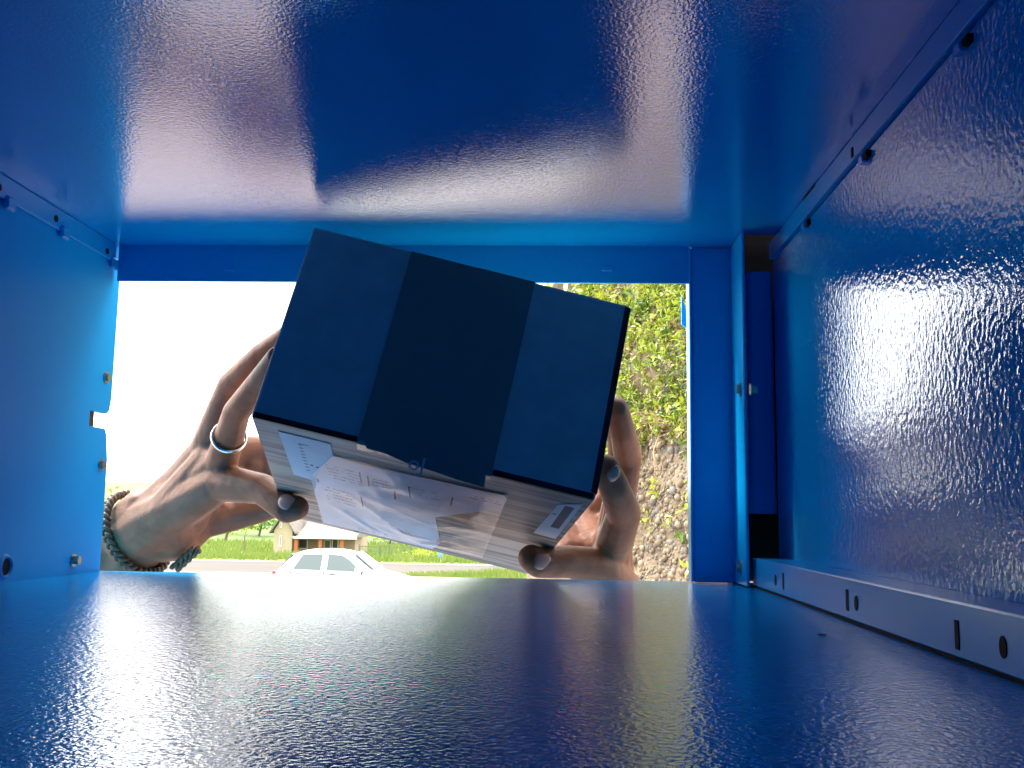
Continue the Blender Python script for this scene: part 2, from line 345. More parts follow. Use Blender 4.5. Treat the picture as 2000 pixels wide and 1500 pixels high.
for k in range(24):
    a0, a1 = 2*math.pi*k/24, 2*math.pi*(k+1)/24
    for ra, rb, xa, xb in ((.0075, .0058, .0002, .0018), (.0058, .0048, .0018, -.001)):
        bm.faces.new([bm.verts.new((XL+xx, p.y+r_*math.cos(a), p.z+r_*math.sin(a))) for r_, xx, a in ((ra, xa, a0), (ra, xa, a1), (rb, xb, a1), (rb, xb, a0))])
bmesh.ops.remove_doubles(bm, verts=bm.verts[:], dist=1e-5); bmesh.ops.recalc_face_normals(bm, faces=bm.faces[:]); sub('grommet', bm, M['paint_frame'], lp, True)
bm = bmesh.new(); cyl(bm, (XL-.001, p.y, p.z), (XL+.0005, p.y, p.z), .005, 20); sub('hole', bm, M['hole'], lp)
# bottom right runner: an angle with slots
RZ = ZF+.0190; RY = .6565
bm = bmesh.new()
bx(bm, XO, XO+.0015, YB, RY, ZF+.0014, RZ, .0006); bx(bm, XO+.0016, XR-.0004, YB, RY, RZ-.0015, RZ-.0001, .0003)
bx(bm, XO+.0016, XR-.0004, RY-.0015, RY-.0002, ZF+.0015, RZ-.0017)
rl = part('runner_rail', bm, M['rail'])
bm = bx(bmesh.new(), XO+.0005, XO+.0012, YB, RY, ZF+.0001, ZF+.0013); sub('gap', bm, M['hole'], rl)
for px, py, kind in ((1515, 1133, 0), (1530, 1135, 1), (1655, 1172, 1), (1673, 1178, 0), (1870, 1240, 1), (1960, 1264, 0)):
    p = on_x(px, py, XO)
    if kind: bm = bx(bmesh.new(), XO-.0003, XO+.001, p.y-.0016, p.y+.0016, p.z-.0046, p.z+.0046)
    else:
        bm = bmesh.new(); cyl(bm, (XO-.0003, p.y, p.z), (XO+.001, p.y, p.z), .0024, 14)
        for v in bm.verts: v.co.z = p.z+(v.co.z-p.z)*1.35
    sub('slot', bm, M['hole'], rl)
# drain hole in the floor
d = ray(1605, 1240); p = O + d*((ZF-CH)/d.z)
bm = bmesh.new(); cyl(bm, (p.x, p.y, ZF-.0005), (p.x, p.y, ZF+.0003), .0016, 14); sub('hole', bm, M['hole'], fl)
# hook plate of the door latch outside the post
a, b_, c_, d_, e_ = [at(px, py, .735) for px, py in ((1331, 575), (1345, 626), (1345, 655), (1340, 640), (1331, 634))]
prism(bm := bmesh.new(), [a, b_, c_, d_, e_], Vector((0, .002, 0))); bx(bm, b_.x-.0006, b_.x+.0012, .702, .7349, c_.z+.001, b_.z-.001)
part('latch_hook', bm, M['paint_frame'])
# cabinet below the compartment, carrying it
pbox('cabinet_base', XL-.004, .215, YB, YO-.0095, 0, ZF-.0125, M['paint_frame'], .002)

for x0, x1, z0, z1 in ((-2.6, XL-.0125, 0, 2.2), (.2155, .47, 0, 2.2), (XL-.004, .215, ZC+.036, 2.2), (XL-.004, .215, 0, ZF-.0125)):
    pbox('cabinet_front', x0, x1, YO-.009, YO-.006, z0, z1, M['paint_frame'], .001)
pbox('cabinet_roof', -2.62, .49, YB-.02, YO+.03, 2.2005, 2.23, M['paint_frame'], .003)
# ------------------------------------------------------------------ parcel
def rotv(wv):
    wv = Vector(wv); return Matrix.Rotation(wv.length, 3, wv.normalized())
BR = rotv((-.2591, .2021, .1494)); BC = Vector((-.0665, .6, .0953)) + O
BW, BD, BH = .2108, .2482, .1339
BI = BR.transposed()
def loc2(px, py, face='bottom', off=0):
    """where the view line through a photo point meets a face of the box, in the box's own axes"""
    o = BI @ (O-BC); d = BI @ ray(px, py)
    t = (-BH/2-off-o.z)/d.z if face == 'bottom' else (-off-o.y)/d.y
    return o+d*t
pc = empty('parcel', BC, 'brown cardboard box with dark tape and a shipping label held tilted in the opening', 'cardboard box', rot=BR.to_euler())
bm = bx(bmesh.new(), -BW/2, BW/2, 0, BD, -BH/2, BH/2, .0016, 2)
for v in bm.verts: v.co += Vector((noise.noise(v.co*30)*.0008,)*3)
for f in bm.faces: f.material_index = 1 if f.normal.z < -.8 else 0
bm.normal_update()
for f in bm.faces: f.material_index = 1 if f.normal.z < -.8 else 0
obj('carton', bm, [M['card'], M['card_bottom']], pc)
# front flaps meeting under the tape
box('flap', -BW/2+.0015, -.0017, -.0009, -.0001, -BH/2+.002, BH/2-.002, M['card'], pc, .0003)
box('flap', -.0002, BW/2-.0015, -.0009, -.0001, -BH/2+.002, BH/2-.002, M['card'], pc, .0003)
# tape band over the front and round onto the bottom and top
def band(name, x0, x1, m, zlo, dep_b, dep_t, t=.0004, jag=0):
    prof = [(dep_b, -BH/2-t), (.001, -BH/2-t), (-.0010-t, -BH/2+.001), (-.0010-t, BH/2-.001), (.001, BH/2+t), (dep_t, BH/2+t)]
    n = 10; v = []; f = []
    for i in range(n+1):
        x = x0+(x1-x0)*i/n
        for j, (y, z) in enumerate(prof):
            yy = y+(random.uniform(-jag, jag) if j in (0, len(prof)-1) else 0)+(.0004*math.sin(i*1.7+j*2) if j in (2, 3) else 0)*0
            v.append((x, yy, z))
    k = len(prof)
    for i in range(n):
        for j in range(k-1): f.append((i*k+j, (i+1)*k+j, (i+1)*k+j+1, i*k+j+1))
    o = obj(name, pymesh(name, v, f), m, pc); s = o.modifiers.new('s', 'SOLIDIFY'); s.thickness = .0002; s.offset = 0; return o
band('packing_tape', -.041, .038, M['tape'], 0, .012, .03, jag=.001)
band('packing_tape', .003, .041, M['tape'], 0, .009, .02, t=.0007, jag=.0012)
# dark edge strips of the front
box('edge_strip', BW/2-.0036, BW/2+.0004, -.0013, .004, -BH/2+.004, BH/2-.002, M['black_edge'], pc, .0003)
box('edge_strip', -BW/2+.001, -.0415, -.0013, .002, -BH/2-.0004, -BH/2+.0034, M['black_edge'], pc, .0003)
box('edge_strip', .0415, BW/2-.0015, -.0013, .002, -BH/2-.0004, -BH/2+.0036, M['black_edge'], pc, .0003)
# pale print on the tape, cut by the box edge
cu = bpy.data.curves.new('tape_lettering', 'FONT'); cu.body = 'oJ'; cu.size = .013; cu.extrude = .0001
tm = bpy.data.objects.new('tmp', cu); C.objects.link(tm); dg = bpy.context.evaluated_depsgraph_get()
me = bpy.data.meshes.new_from_object(tm.evaluated_get(dg)); bpy.data.objects.remove(tm)
p = loc2(795, 913, 'front'); me.materials.clear()
me.transform(Matrix.Translation((p.x, -.0018, p.z-.0012)) @ Matrix.Rotation(rad(90), 4, 'X')); obj('tape_lettering', me, M['tape_print'], pc)
bm = bmesh.new(); prism(bm, [loc2(x, y, 'front', .0014) for x, y in ((712, 862), (716, 876), (752, 886), (795, 905), (835, 917), (890, 936), (946, 953), (950, 915))], Vector((0, -.0002, 0))); obj('tape_end', bm, M['tape'], pc)
# label sheets on the bottom
def sheet(name, pxs, m, off, th=.0002):
    bm = bmesh.new(); prism(bm, [loc2(x, y, 'bottom', off) for x, y in pxs], Vector((0, 0, -th))); return obj(name, bm, m, pc)
sheet('shipping_label', [(543, 842), (646, 867), (651, 890), (613, 938), (574, 926)], M['paper'], .0003)
sheet('shipping_label', [(651, 891), (702, 906), (850, 938), (984, 968), (990, 976), (981, 992), (850, 1010), (860, 1060), (845, 1072), (632, 1020), (608, 937)], M['paper'], .0006)
sheet('address_sticker', [(1090, 985), (1138, 985), (1085, 1052), (1042, 1040)], M['paper'], .0003)
# print
ink = bmesh.new()
def dash(a, b, off, wd):
    wd *= 1.5
    pa, pb = loc2(*a, 'bottom', off), loc2(*b, 'bottom', off); t = (pb-pa); 
    if t.length < 1e-6: return
    n = Vector((0, 0, 1)).cross(t.normalized())*wd/2
    ink.faces.new([ink.verts.new(q) for q in (pa-n, pb-n, pb+n, pa+n)])
def textline(x, y, ln, sx, sy, off, wd, fill=.7):
    t = 0
    while t < ln:
        s = random.uniform(2.0, 6.5); s = min(s, ln-t)
        if random.random() < fill: dash((x+sx*t, y+sy*t), (x+sx*(t+s), y+sy*(t+s)), off, wd*random.uniform(.6, 1.2))
        t += s+1.4
for i in range(5): textline(636+i*2.2, 908+i*6.0, 64, 1, .25, .0010, .0011)
for i in range(5): textline(632+i*2, 950+i*6, 60, 1, .28, .0010, .0011, .75)
for i in range(3): textline(722+i*2, 934+i*6, 40, 1, .24, .0010, .0011)
for i in range(3): textline(800+i*2, 952+i*6, 54, 1, .24, .0010, .0009, .55)
for i in range(2): textline(915+i*2, 967+i*5, 62, 1, .23, .0010, .0012, .6)
for i in range(2): textline(694+i*3, 1030+i*4, 88, 1, .24, .0010, .0008, .6)
for x, y, x2, y2 in ((702, 922, 706, 944), (718, 930, 721, 950), (798, 950, 801, 972), (770, 958, 772, 976), (620, 935, 622, 942), (884, 972, 880, 988), (705, 970, 709, 990)): dash((x, y), (x2, y2), .0010, .0007)
for i in range(9): dash((582+i*2.0, 868+i*6.2), (590+i*2.0, 870+i*6.2), .0006, .0010)
dash((583, 866), (602, 871), .0006, .0008)
for x, y in ((606, 908), (617, 912)): dash((x, y), (x+6, y+1.5), .0006, .0018)
dash((1113, 990), (1083, 1031), .0006, .0040); dash((1080, 1003), (1086, 1005), .0006, .0016)
dash((692, 1038), (700, 1040), .0004, .0022); dash((583, 1005), (584, 1010), .0004, .0030)
lpo = obj('label_print', ink, M['ink'], pc); lpo['kind'] = 'stuff'
# wrinkled clear pouch over the label
def pouch():
    A, B_, C_, D_ = [loc2(*q, 'bottom', .0011) for q in ((606, 930), (992, 968), (942, 1089), (630, 1022))]
    A2 = loc2(650, 889, 'bottom', .0011)
    n, m_ = 90, 44; v = []; f = []
    for j in range(m_+1):
        for i in range(n+1):
            s, t = i/n, j/m_
            top = A.lerp(B_, s) if s > .11 else A.lerp(A2, s/.11)
            if s > .11: top = A2.lerp(B_, (s-.11)/.89)
            p = top.lerp(D_.lerp(C_, s), t)
            e = min(s, 1-s, t, 1-t); k = min(1, e*9)
            # long creases fanning from the middle right edge
            u = noise.noise(Vector((s*1.6+t*1.1, t*3.2-s*1.6, 3.1)))
            h = .0060*(1-abs(u)*2.2)**3 if abs(u) < .45 else 0
            u2 = noise.noise(Vector((s*3-t*2.2, t*4+s*2, 9.4))); h += .0018*max(0, 1-abs(u2)*3)**2
            mid = math.exp(-((s-.62)**2/.07+(t-.62)**2/.09))
            h = k*(h*(.15+.95*mid)+.004*mid+.0002*noise.noise(Vector((s*14, t*7, 0))))
            v.append(p+Vector((0, 0, -max(h, 0)-.0002)))
    for j in range(m_):
        for i in range(n): a_ = j*(n+1)+i; f.append((a_, a_+n+1, a_+n+2, a_+1))
    return obj('label_pouch', pymesh('label_pouch', v, f), M['film'], pc, True)
pouch()

# ------------------------------------------------------------------ person
def ico(sub=2):
    bm = bmesh.new(); bmesh.ops.create_icosphere(bm, subdivisions=sub, radius=1); bm.verts.ensure_lookup_table()
    V = np.array([v.co[:] for v in bm.verts]); Fc = np.array([[v.index for v in f.verts] for f in bm.faces]); bm.free(); return V, Fc
IV, IF = ico(2)
def spheres(lst):
    P = np.array([[*p, r] for p, r in lst]); n, k = len(P), len(IV)
    V = (P[:, None, :3]+IV[None]*P[:, None, 3:]).reshape(-1, 3); Fc = (IF[None]+np.arange(n)[:, None, None]*k).reshape(-1, 3); return V, Fc
def chain(out, pts, step=.22):
    for (p, r), (q, s) in zip(pts, pts[1:]):
        p, q = Vector(p), Vector(q); n = max(2, int((q-p).length/(step*min(r, s))))
        for i in range(n+1): out.append((p.lerp(q, i/n), r+(s-r)*i/n))
def remesh(lst, vox, it, name):
    V, Fc = spheres(lst); o = obj(name, fastmesh(name, V, Fc), None)
    m = o.modifiers.new('r', 'REMESH'); m.mode = 'VOXEL'; m.voxel_size = vox
    if it: s = o.modifiers.new('s', 'SMOOTH'); s.factor = .5; s.iterations = it
    me = bpy.data.meshes.new_from_object(o.evaluated_get(bpy.context.evaluated_depsgraph_get()))
    bpy.data.objects.remove(o); return me
def keep_out(p, r, side, gap=.0003):
    """push a joint just clear of the box: side -1 left face, +1 right face, 0 bottom face"""
    q = BI @ (Vector(p)-BC)
    if side == 0:
        lim = -BH/2-r-gap-.0005
        if q.z > lim and abs(q.x) < BW/2+r and q.y < BD+r: q.z = lim
    else:
        lim = BW/2+r+gap
        if q.y < BD+r and q.z > -BH/2-r and q.x*side < lim: q.x = side*lim
    return BC+BR @ q
def J(px, py, y, r, side=None):
    r = r/1000; p = at(px, py, y)
    if side is not None: p = keep_out(p, r, side)
    return (p, r)
nails = []; fine = []
# --- hand on the left of the picture
wA = J(262, 1046, .86, 27); wA2 = J(300, 1010, .845, 24)
A_idx = [J(432, 905, .775, 13.5), J(462, 805, .715, 10.5, -1), J(508, 745, .675, 9.2, -1), J(556, 700, .645, 8, -1)]
A_mid = [J(402, 882, .80, 14.5), J(452, 752, .745, 11, -1), J(512, 693, .71, 9.4, -1), J(580, 648, .68, 8.2, -1)]
A_rng = [J(392, 920, .842, 15), J(462, 878, .862, 13.5), J(520, 878, .872, 12), J(560, 890, .866, 10)]
for px, py, y, r in ((455, 925, .868, 15), (490, 935, .872, 14), (525, 945, .874, 13), (550, 935, .872, 12), (500, 905, .872, 13), (535, 910, .873, 12)): fine.append(J(px, py, y, r))
A_pnk = [J(392, 1015, .865, 18), J(455, 1008, .872, 14), J(515, 996, .868, 11), J(560, 985, .86, 8.5)]
for fg in (A_idx, A_mid, A_rng): chain(fine, fg)
chain(fine, A_pnk)
A_th = [J(335, 1000, .815, 21), J(432, 942, .775, 15.5), J(512, 955, .745, 12.2, 0), J(566, 978, .728, 11, 0), J(582, 984, .724, 9.6, 0)]
chain(fine, A_th)
chain(fine, [wA, (wA[0].lerp(A_th[0][0], .5), .0255), A_th[0]]); chain(fine, [wA, J(345, 1045, .855, 23), A_pnk[0]]); chain(fine, [J(345, 1045, .855, 23), A_th[0]]); chain(fine, [A_th[0], (A_idx[0][0].lerp(A_mid[0][0], .5), .015)])
for base in (A_idx[0], A_mid[0], A_rng[0], A_pnk[0]): chain(fine, [wA2, (wA2[0].lerp(base[0], .55), .0165), base])
chain(fine, [A_idx[0], (A_idx[0][0].lerp(A_th[1][0], .5), .008), A_th[1]])          # web of the thumb
chain(fine, [A_idx[0], A_mid[0], A_rng[0], A_pnk[0]]); chain(fine, [wA2, (A_pnk[0][0]+Vector((-.015, 0, -.012)), .019), A_pnk[0]])
chain(fine, [wA2, (A_th[0][0].lerp(A_pnk[0][0], .5), .02), (A_mid[0][0].lerp(A_th[1][0], .45), .014)])
elA = Vector((-.60, 1.08, -.27))+O
fore_mid = wA[0].lerp(elA, .42)
side_ = (elA-wA[0]).cross(Vector((0, 1, 0))).normalized()
for s in (-1, 1):
    chain(fine, [(wA2[0]+side_*.007*s, .0235), (wA[0]+side_*.009*s, .0235), (fore_mid+side_*.011*s, .0335)])
# --- hand on the right of the picture
wB = J(1205, 1215, .86, 26)
B_idx = [J(1192, 1085, .785, 16), J(1219, 1003, .72, 13, 1), J(1198, 948, .683, 11, 1), J(1184, 912, .665, 9.2, 1)]
B_mid = [J(1200, 1050, .80, 14), J(1226, 893, .755, 11.2, 1), J(1216, 842, .72, 9.8, 1), J(1205, 798, .70, 8.6, 1)]
B_rng = [J(1192, 1050, .835, 14), J(1212, 930, .815, 11, 1), J(1208, 870, .785, 9.4, 1), J(1202, 830, .755, 8.2, 1)]
B_pnk = [J(1178, 1075, .868, 14), J(1196, 1000, .878, 11), J(1188, 955, .872, 9.5), J(1180, 920, .866, 8)]
for fg in (B_idx, B_mid, B_rng, B_pnk): chain(fine, fg)
B_th = [J(1205, 1150, .80, 20), J(1180, 1106, .765, 14.5), J(1108, 1097, .742, 12.6, 0), J(1055, 1089, .728, 11.6, 0), J(1038, 1085, .724, 10.2, 0)]
chain(fine, B_th)
for base in (B_idx[0], B_mid[0], B_rng[0], B_pnk[0]): chain(fine, [wB, (wB[0].lerp(base[0], .55), .0165), base])
chain(fine, [B_idx[0], (B_idx[0][0].lerp(B_th[1][0], .5), .009), B_th[1]])
chain(fine, [B_idx[0], B_mid[0], B_rng[0], B_pnk[0]]); chain(fine, [wB, B_th[0], B_th[1]])
chain(fine, [B_pnk[0], (at(1118, 1070, .86), .012), (at(1110, 1040, .868), .010)])
elB = Vector((.12, 1.06, -.36))+O; foreB = wB[0].lerp(elB, .45)
chain(fine, [wB, (foreB, .034)])
for px, py, y, r in ((1120, 1060, .880, 13), (1120, 1020, .885, 13), (1135, 1000, .885, 13), (1150, 1030, .875, 14), (1165, 1065, .86, 15), (1165, 990, .88, 12), (1150, 1060, .872, 14), (1100, 1075, .875, 11), (1180, 1020, .875, 13), (1190, 990, .876, 11), (1178, 975, .878, 11), (1150, 985, .888, 11)): fine.append(J(px, py, y, r))
chain(fine, [J(1165, 1065, .86, 15), J(1120, 1060, .88, 13), J(1135, 1000, .885, 13), J(1165, 1065, .86, 15)])
me_f = remesh(fine, .00135, 13, 'hands')
# --- the rest of the body, below the sill
body = []
shA, shB = Vector((-.42, 1.20, -.50))+O, Vector((-.05, 1.20, -.50))+O
chain(body, [(fore_mid, .031), (elA, .043), (shA, .058)]); chain(body, [(foreB, .031), (elB, .043), (shB, .058)])
for dx in (-.1, 0, .1): chain(body, [(Vector((-.235+dx, 1.22, -.55))+O, .10), (Vector((-.235+dx*.8, 1.23, -.80))+O, .10), (Vector((-.235+dx*.9, 1.24, -1.02))+O, .11)])
chain(body, [(shA, .06), (shB, .06)])
hc = Vector((-.235, 1.17, -.335))+O
chain(body, [(Vector((-.235, 1.21, -.48))+O, .055), (hc+Vector((0, .01, -.06)), .055)])
body += [(hc+Vector((0, .012, .012)), .082), (hc+Vector((0, -.012, -.03)), .068), (hc+Vector((0, -.035, -.075)), .042), (hc+Vector((0, -.083, -.028)), .011), (hc+Vector((0, -.09, -.042)), .012)]
for s in (-1, 1):
    body += [(hc+Vector((s*.08, .012, -.02)), .017), (hc+Vector((s*.08, .014, 0)), .015)]
    chain(body, [(Vector((-.235+s*.09, 1.24, -1.03))+O, .085), (Vector((-.235+s*.10, 1.25, -1.40))+O, .058), (Vector((-.235+s*.10, 1.26, -1.76))+O, .042)])
    chain(body, [(Vector((-.235+s*.10, 1.27, -1.80))+O, .045), (Vector((-.235+s*.11, 1.10, -1.812))+O, .036)])
me_b = remesh(body, .009, 4, 'body')
bm = bmesh.new(); bm.from_mesh(me_f); nf = len(bm.faces); bm.from_mesh(me_b); bm.faces.ensure_lookup_table()
for i, f in enumerate(bm.faces):
    f.smooth = True; f.material_index = 0
    if i >= nf:
        c = f.calc_center_median()-O
        if c.z < -1.0: f.material_index = 2
        elif c.z < -.44 and (c.y > 1.1): f.material_index = 1
        elif (c+O-hc).length < .12 and (c.z > -.29 or c.y > 1.21): f.material_index = 3
person = tag(obj('person', bm, [M['skin'], M['shirt'], M['trousers'], M['hair']]),
             'person outside with bare forearms holding the cardboard box between both hands', 'person')
def nail(tip, prev, nrm, w_, l_, r):
    ax = (tip-prev).normalized(); nrm = Vector(nrm); nrm = (nrm-ax*nrm.dot(ax)).normalized(); sx = ax.cross(nrm)
    bm = bmesh.new(); rows = []
    for j in range(9):
        v = -1+2*j/8; row = []
        for i in range(9):
            u = -1+2*i/8; ww = w_*(1-.25*max(0, v)**3-.35*max(0, -v)**4)
            ang = u*ww/r; row.append(bm.verts.new(tip+ax*(v*l_*(1-.18*u*u) - l_*.1)+sx*math.sin(ang)*r+nrm*(math.cos(ang)*r+.0006-.0009*max(0, v)**2-.0008*max(0, -v)**3)))
        rows.append(row)
    for j in range(8):
        for i in range(8): bm.faces.new((rows[j][i], rows[j][i+1], rows[j+1][i+1], rows[j+1][i]))
    o = obj('fingernail', bm, M['nail'], person, True); s = o.modifiers.new('s', 'SOLIDIFY'); s.thickness = .0007; s.offset = 0
toC = lambda p: (O-p).normalized()
nail(A_th[3][0].lerp(A_th[4][0], .6), A_th[2][0], toC(A_th[4][0])+Vector((.35, 0, -.1)), .0062, .0072, .0102)
nail(B_th[3][0].lerp(B_th[4][0], .6), B_th[2][0], toC(B_th[4][0])+Vector((-.3, 0, -.05)), .0062, .0074, .0108)
nail(B_idx[3][0], B_idx[2][0], toC(B_idx[3][0])+Vector((.25, 0, .1)), .0056, .0068, .0086)
# ring on the index finger
p, q = A_idx[0][0].lerp(A_idx[1][0], .52), A_idx[1][0]; ax = (q-p).normalized(); a_ = ax.orthogonal().normalized(); b__ = ax.cross(a_)
bm = bmesh.new(); R0 = .0128; n = 40; rings = []
for k in range(n):
    t = 2*math.pi*k/n; d = a_*math.cos(t)+b__*math.sin(t)
    rings.append([bm.verts.new(p+d*(R0+dr)+ax*dz) for dr, dz in ((-.0008, -.0024), (.0007, -.0026), (.0012, 0), (.0007, .0026), (-.0008, .0024))])
for k in range(n):
    for j in range(5): bm.faces.new((rings[k][j], rings[k][(j+1) % 5], rings[(k+1) % n][(j+1) % 5], rings[(k+1) % n][j]))
bmesh.ops.recalc_face_normals(bm, faces=bm.faces[:]); obj('finger_ring', bm, M['silver'], person, True)
# braided bracelet: three strands round the wrist
ctr = J(268, 1042, .857, 1)[0]; ax = (wA2[0]-elA).normalized(); ax = (ax+Vector((.35, 0, -.25))).normalized()
a_ = (side_-ax*side_.dot(ax)).normalized(); b__ = ax.cross(a_); bm = bmesh.new(); turns = 13
for s in range(3):
    pts = []
    for k in range(161):
        t = 2*math.pi*k/160; ph = turns*t+s*2*math.pi/3
        r1, r2 = .0372, .0292
        d = a_*math.cos(t)*r1+b__*math.sin(t)*r2
        pts.append(ctr+d*(1+.06*math.sin(2*ph))+ax*.0034*math.sin(ph))
    tube(bm, pts, .0019, 6, False)
br = obj('bracelet', bm, M['leather'], person, True); br['label'] = 'brown braided leather bracelet'
bm = bmesh.new(); k0 = at(352, 1108, .83)
for s in range(3):
    pts = []
    for k in range(30):
        t = k/29; q = at(385-42*t, 1072+38*t, .835+.01*t); ph = 9*t+s*2.09
        pts.append(q+Vector((.003*math.sin(ph), .002*math.cos(2*ph), .002*math.sin(2*ph))))
    tube(bm, pts, .0020, 6)
obj('bracelet_tail', bm, M['leather'], br, True)
# fine hairs along the outer forearm and wrist
bm = bmesh.new()
for k in range(420):
    t = random.random(); px = 268+(405-268)*t; py = 972+(845-972)*t
    p0 = at(px+random.uniform(4, 26), py+random.uniform(2, 24), .80+.05*(1-t)-.012*random.random())
    dirv = (CR*random.uniform(-.2, 1)+CU*random.uniform(.3, 1)+Vector((0, -.4, 0))).normalized()*random.uniform(.003, .007)
    tube(bm, [p0, p0+dirv*.5, p0+dirv+CR*.001], [.00012, .0001, .00004], 3, False)
ah = obj('arm_hair', bm, M['hair'], person); ah['kind'] = 'stuff'

# ------------------------------------------------------------------ bank on the right: conglomerate below, plants above
FOOT = [(1.15, 4.6), (.55, 5.6), (.10, 6.6), (-.32, 8.2), (-.5, 10.5), (-.2, 14), (.3, 19)]
BHT = [8.5, 8.8, 10, 10.8, 8.5, 4.2, 1.0]
def bank_point(s, h):
    """s along the foot 0..6, h 0..1 up the face"""
    i = min(int(s), 5); t = s-i; x = FOOT[i][0]+(FOOT[i+1][0]-FOOT[i][0])*t; y = FOOT[i][1]+(FOOT[i+1][1]-FOOT[i][1])*t
    H = BHT[i]+(BHT[i+1]-BHT[i])*t
    dx, dy = FOOT[i+1][0]-FOOT[i][0], FOOT[i+1][1]-FOOT[i][1]; l = math.hypot(dx, dy); n = Vector((-dy/l, dx/l, 0))   # pointing out of the bank, to the left and the camera
    n = Vector((n.x, n.y, 0)); 
    if n.y > 0 and n.x > 0: n = -n
    back = (h*.30+.55*max(0, h-.8)*4)*H*.5
    p = Vector((x, y, gz(y)-.15+h*H))-n*back
    k = .16*noise.noise(p*1.1)+.07*noise.noise(p*3.1)+.03*noise.noise(p*8)
    return p+n*k, n
ns, nh = 150, 110; v = []; f = []
S0, S1 = -1.2, 6
def bp(s, h):
    if s < 0:
        p, n = bank_point(0.0, h); e = Vector((.9, -.9, 0)); return p+e*(-s)*1.6+Vector((0, 0, 0)), n
    return bank_point(min(s, 5.999), h)
for j in range(nh+1):
    for i in range(ns+1): v.append(bp(S0+(S1-S0)*i/ns, j/nh)[0])
for j in range(nh):
    for i in range(ns): a0 = j*(ns+1)+i; f.append((a0, a0+1, a0+ns+2, a0+ns+1))
bank = tag(obj('bank', pymesh('bank', v, f), M['earth'], None, True), kind='structure')
ROCKZ = CH+.36
def face_at(s, h):
    p, n = bp(s, h); p2, _ = bp(s+.02, h); p3, _ = bp(s, min(1, h+.01)); nn = (p2-p).cross(p3-p)
    if nn.length < 1e-9: nn = n.copy()
    nn.normalize()
    if nn.dot(O-p) < 0: nn = -nn
    return p, nn
# pebbles
PV, PF = ico(1)
stones = []
tries = 0
while len(stones) < 9000 and tries < 90000:
    tries += 1
    s = random.uniform(-.6, 2.6); h = random.uniform(.06, .45); p, nn = face_at(s, h)
    if p.z > ROCKZ+.12+.22*noise.noise(p*1.7) or p.z < 1.0: continue
    r = min(.034, .006+.0075*random.expovariate(1.2)); stones.append((r, p, nn))
stones.sort(key=lambda q: -q[0])
pebs = {'stone_a': [], 'stone_b': [], 'stone_c': []}
protos = []
for k in range(6):
    V = PV*np.array([1, random.uniform(.7, 1), random.uniform(.55, .85)])
    V = np.array([Vector(q)*(1+.16*noise.noise(Vector(q)*1.6+Vector((k*7, 0, 0)))) for q in V]); protos.append(V)
pm = {}
for i, (r, p, nn) in enumerate(stones):
    mk = random.choice(('stone_a', 'stone_a', 'stone_b', 'stone_b', 'stone_c'))
    Q = (nn.to_track_quat('Z', 'Y').to_matrix() @ Matrix.Rotation(random.uniform(0, 6.28), 3, 'Z'))
    kk = random.randrange(6)
    if i < 280:
        key = (kk, mk)
        if key not in pm:
            me = fastmesh('stone', protos[kk], PF); me.materials.append(M[mk]); me.polygons.foreach_set('use_smooth', [True]*len(PF)); pm[key] = me
        o = bpy.data.objects.new('stone', pm[key]); C.objects.link(o); o.parent = bank
        o.matrix_local = Matrix.Translation(p+nn*r*.15) @ Q.to_4x4() @ Matrix.Scale(r, 4)
    else: pebs[mk].append((protos[kk]*r) @ np.array(Q).T + np.array(p+nn*r*.1))
for mk, l in pebs.items():
    n = len(l); V = np.concatenate(l); Fc = (PF[None]+np.arange(n)[:, None, None]*len(PV)).reshape(-1, 3)
    o = obj('pebbles', fastmesh('pebbles', V, Fc), M[mk], bank, True); o['kind'] = 'stuff'

# leaves: folded lance shape of 6 triangles in 2 quads + tip
LV = np.array([(0, 0, 0), (-.5, .35, .10), (0, .4, 0), (.5, .35, .10), (-.38, .72, .06), (0, .75, -.04), (.38, .72, .06), (0, 1.1, -.14)], float)
LF = np.array([(0, 2, 1), (0, 3, 2), (1, 2, 5), (1, 5, 4), (2, 3, 6), (2, 6, 5), (4, 5, 7), (5, 6, 7)])
def leafmesh(name, items, m, parent=None, kind='stuff', aspect=.45):
    n = len(items)
    if not n: return None
    out = np.empty((n, len(LV), 3))
    for i, (p, d, u, ln) in enumerate(items):
        d = d.normalized(); x = d.cross(u); x = x.normalized() if x.length > 1e-4 else d.orthogonal().normalized(); z = x.cross(d)
        Mx = np.array([[*(x*aspect)], [*d], [*z]])*ln
        out[i] = LV @ Mx+np.array(p)
    Fc = (LF[None]+np.arange(n)[:, None, None]*len(LV)).reshape(-1, 3)
    o = obj(name, fastmesh(name, out.reshape(-1, 3), Fc), m, parent, False)
    if kind: o['kind'] = kind
    return o
def rnd_dir(): return Vector(rng.normal(size=3)).normalized()
sets = {k: [] for k in ('leaf_a', 'leaf_b', 'leaf_c', 'leaf_d')}
flow = []
tries = 0; nplants = 0
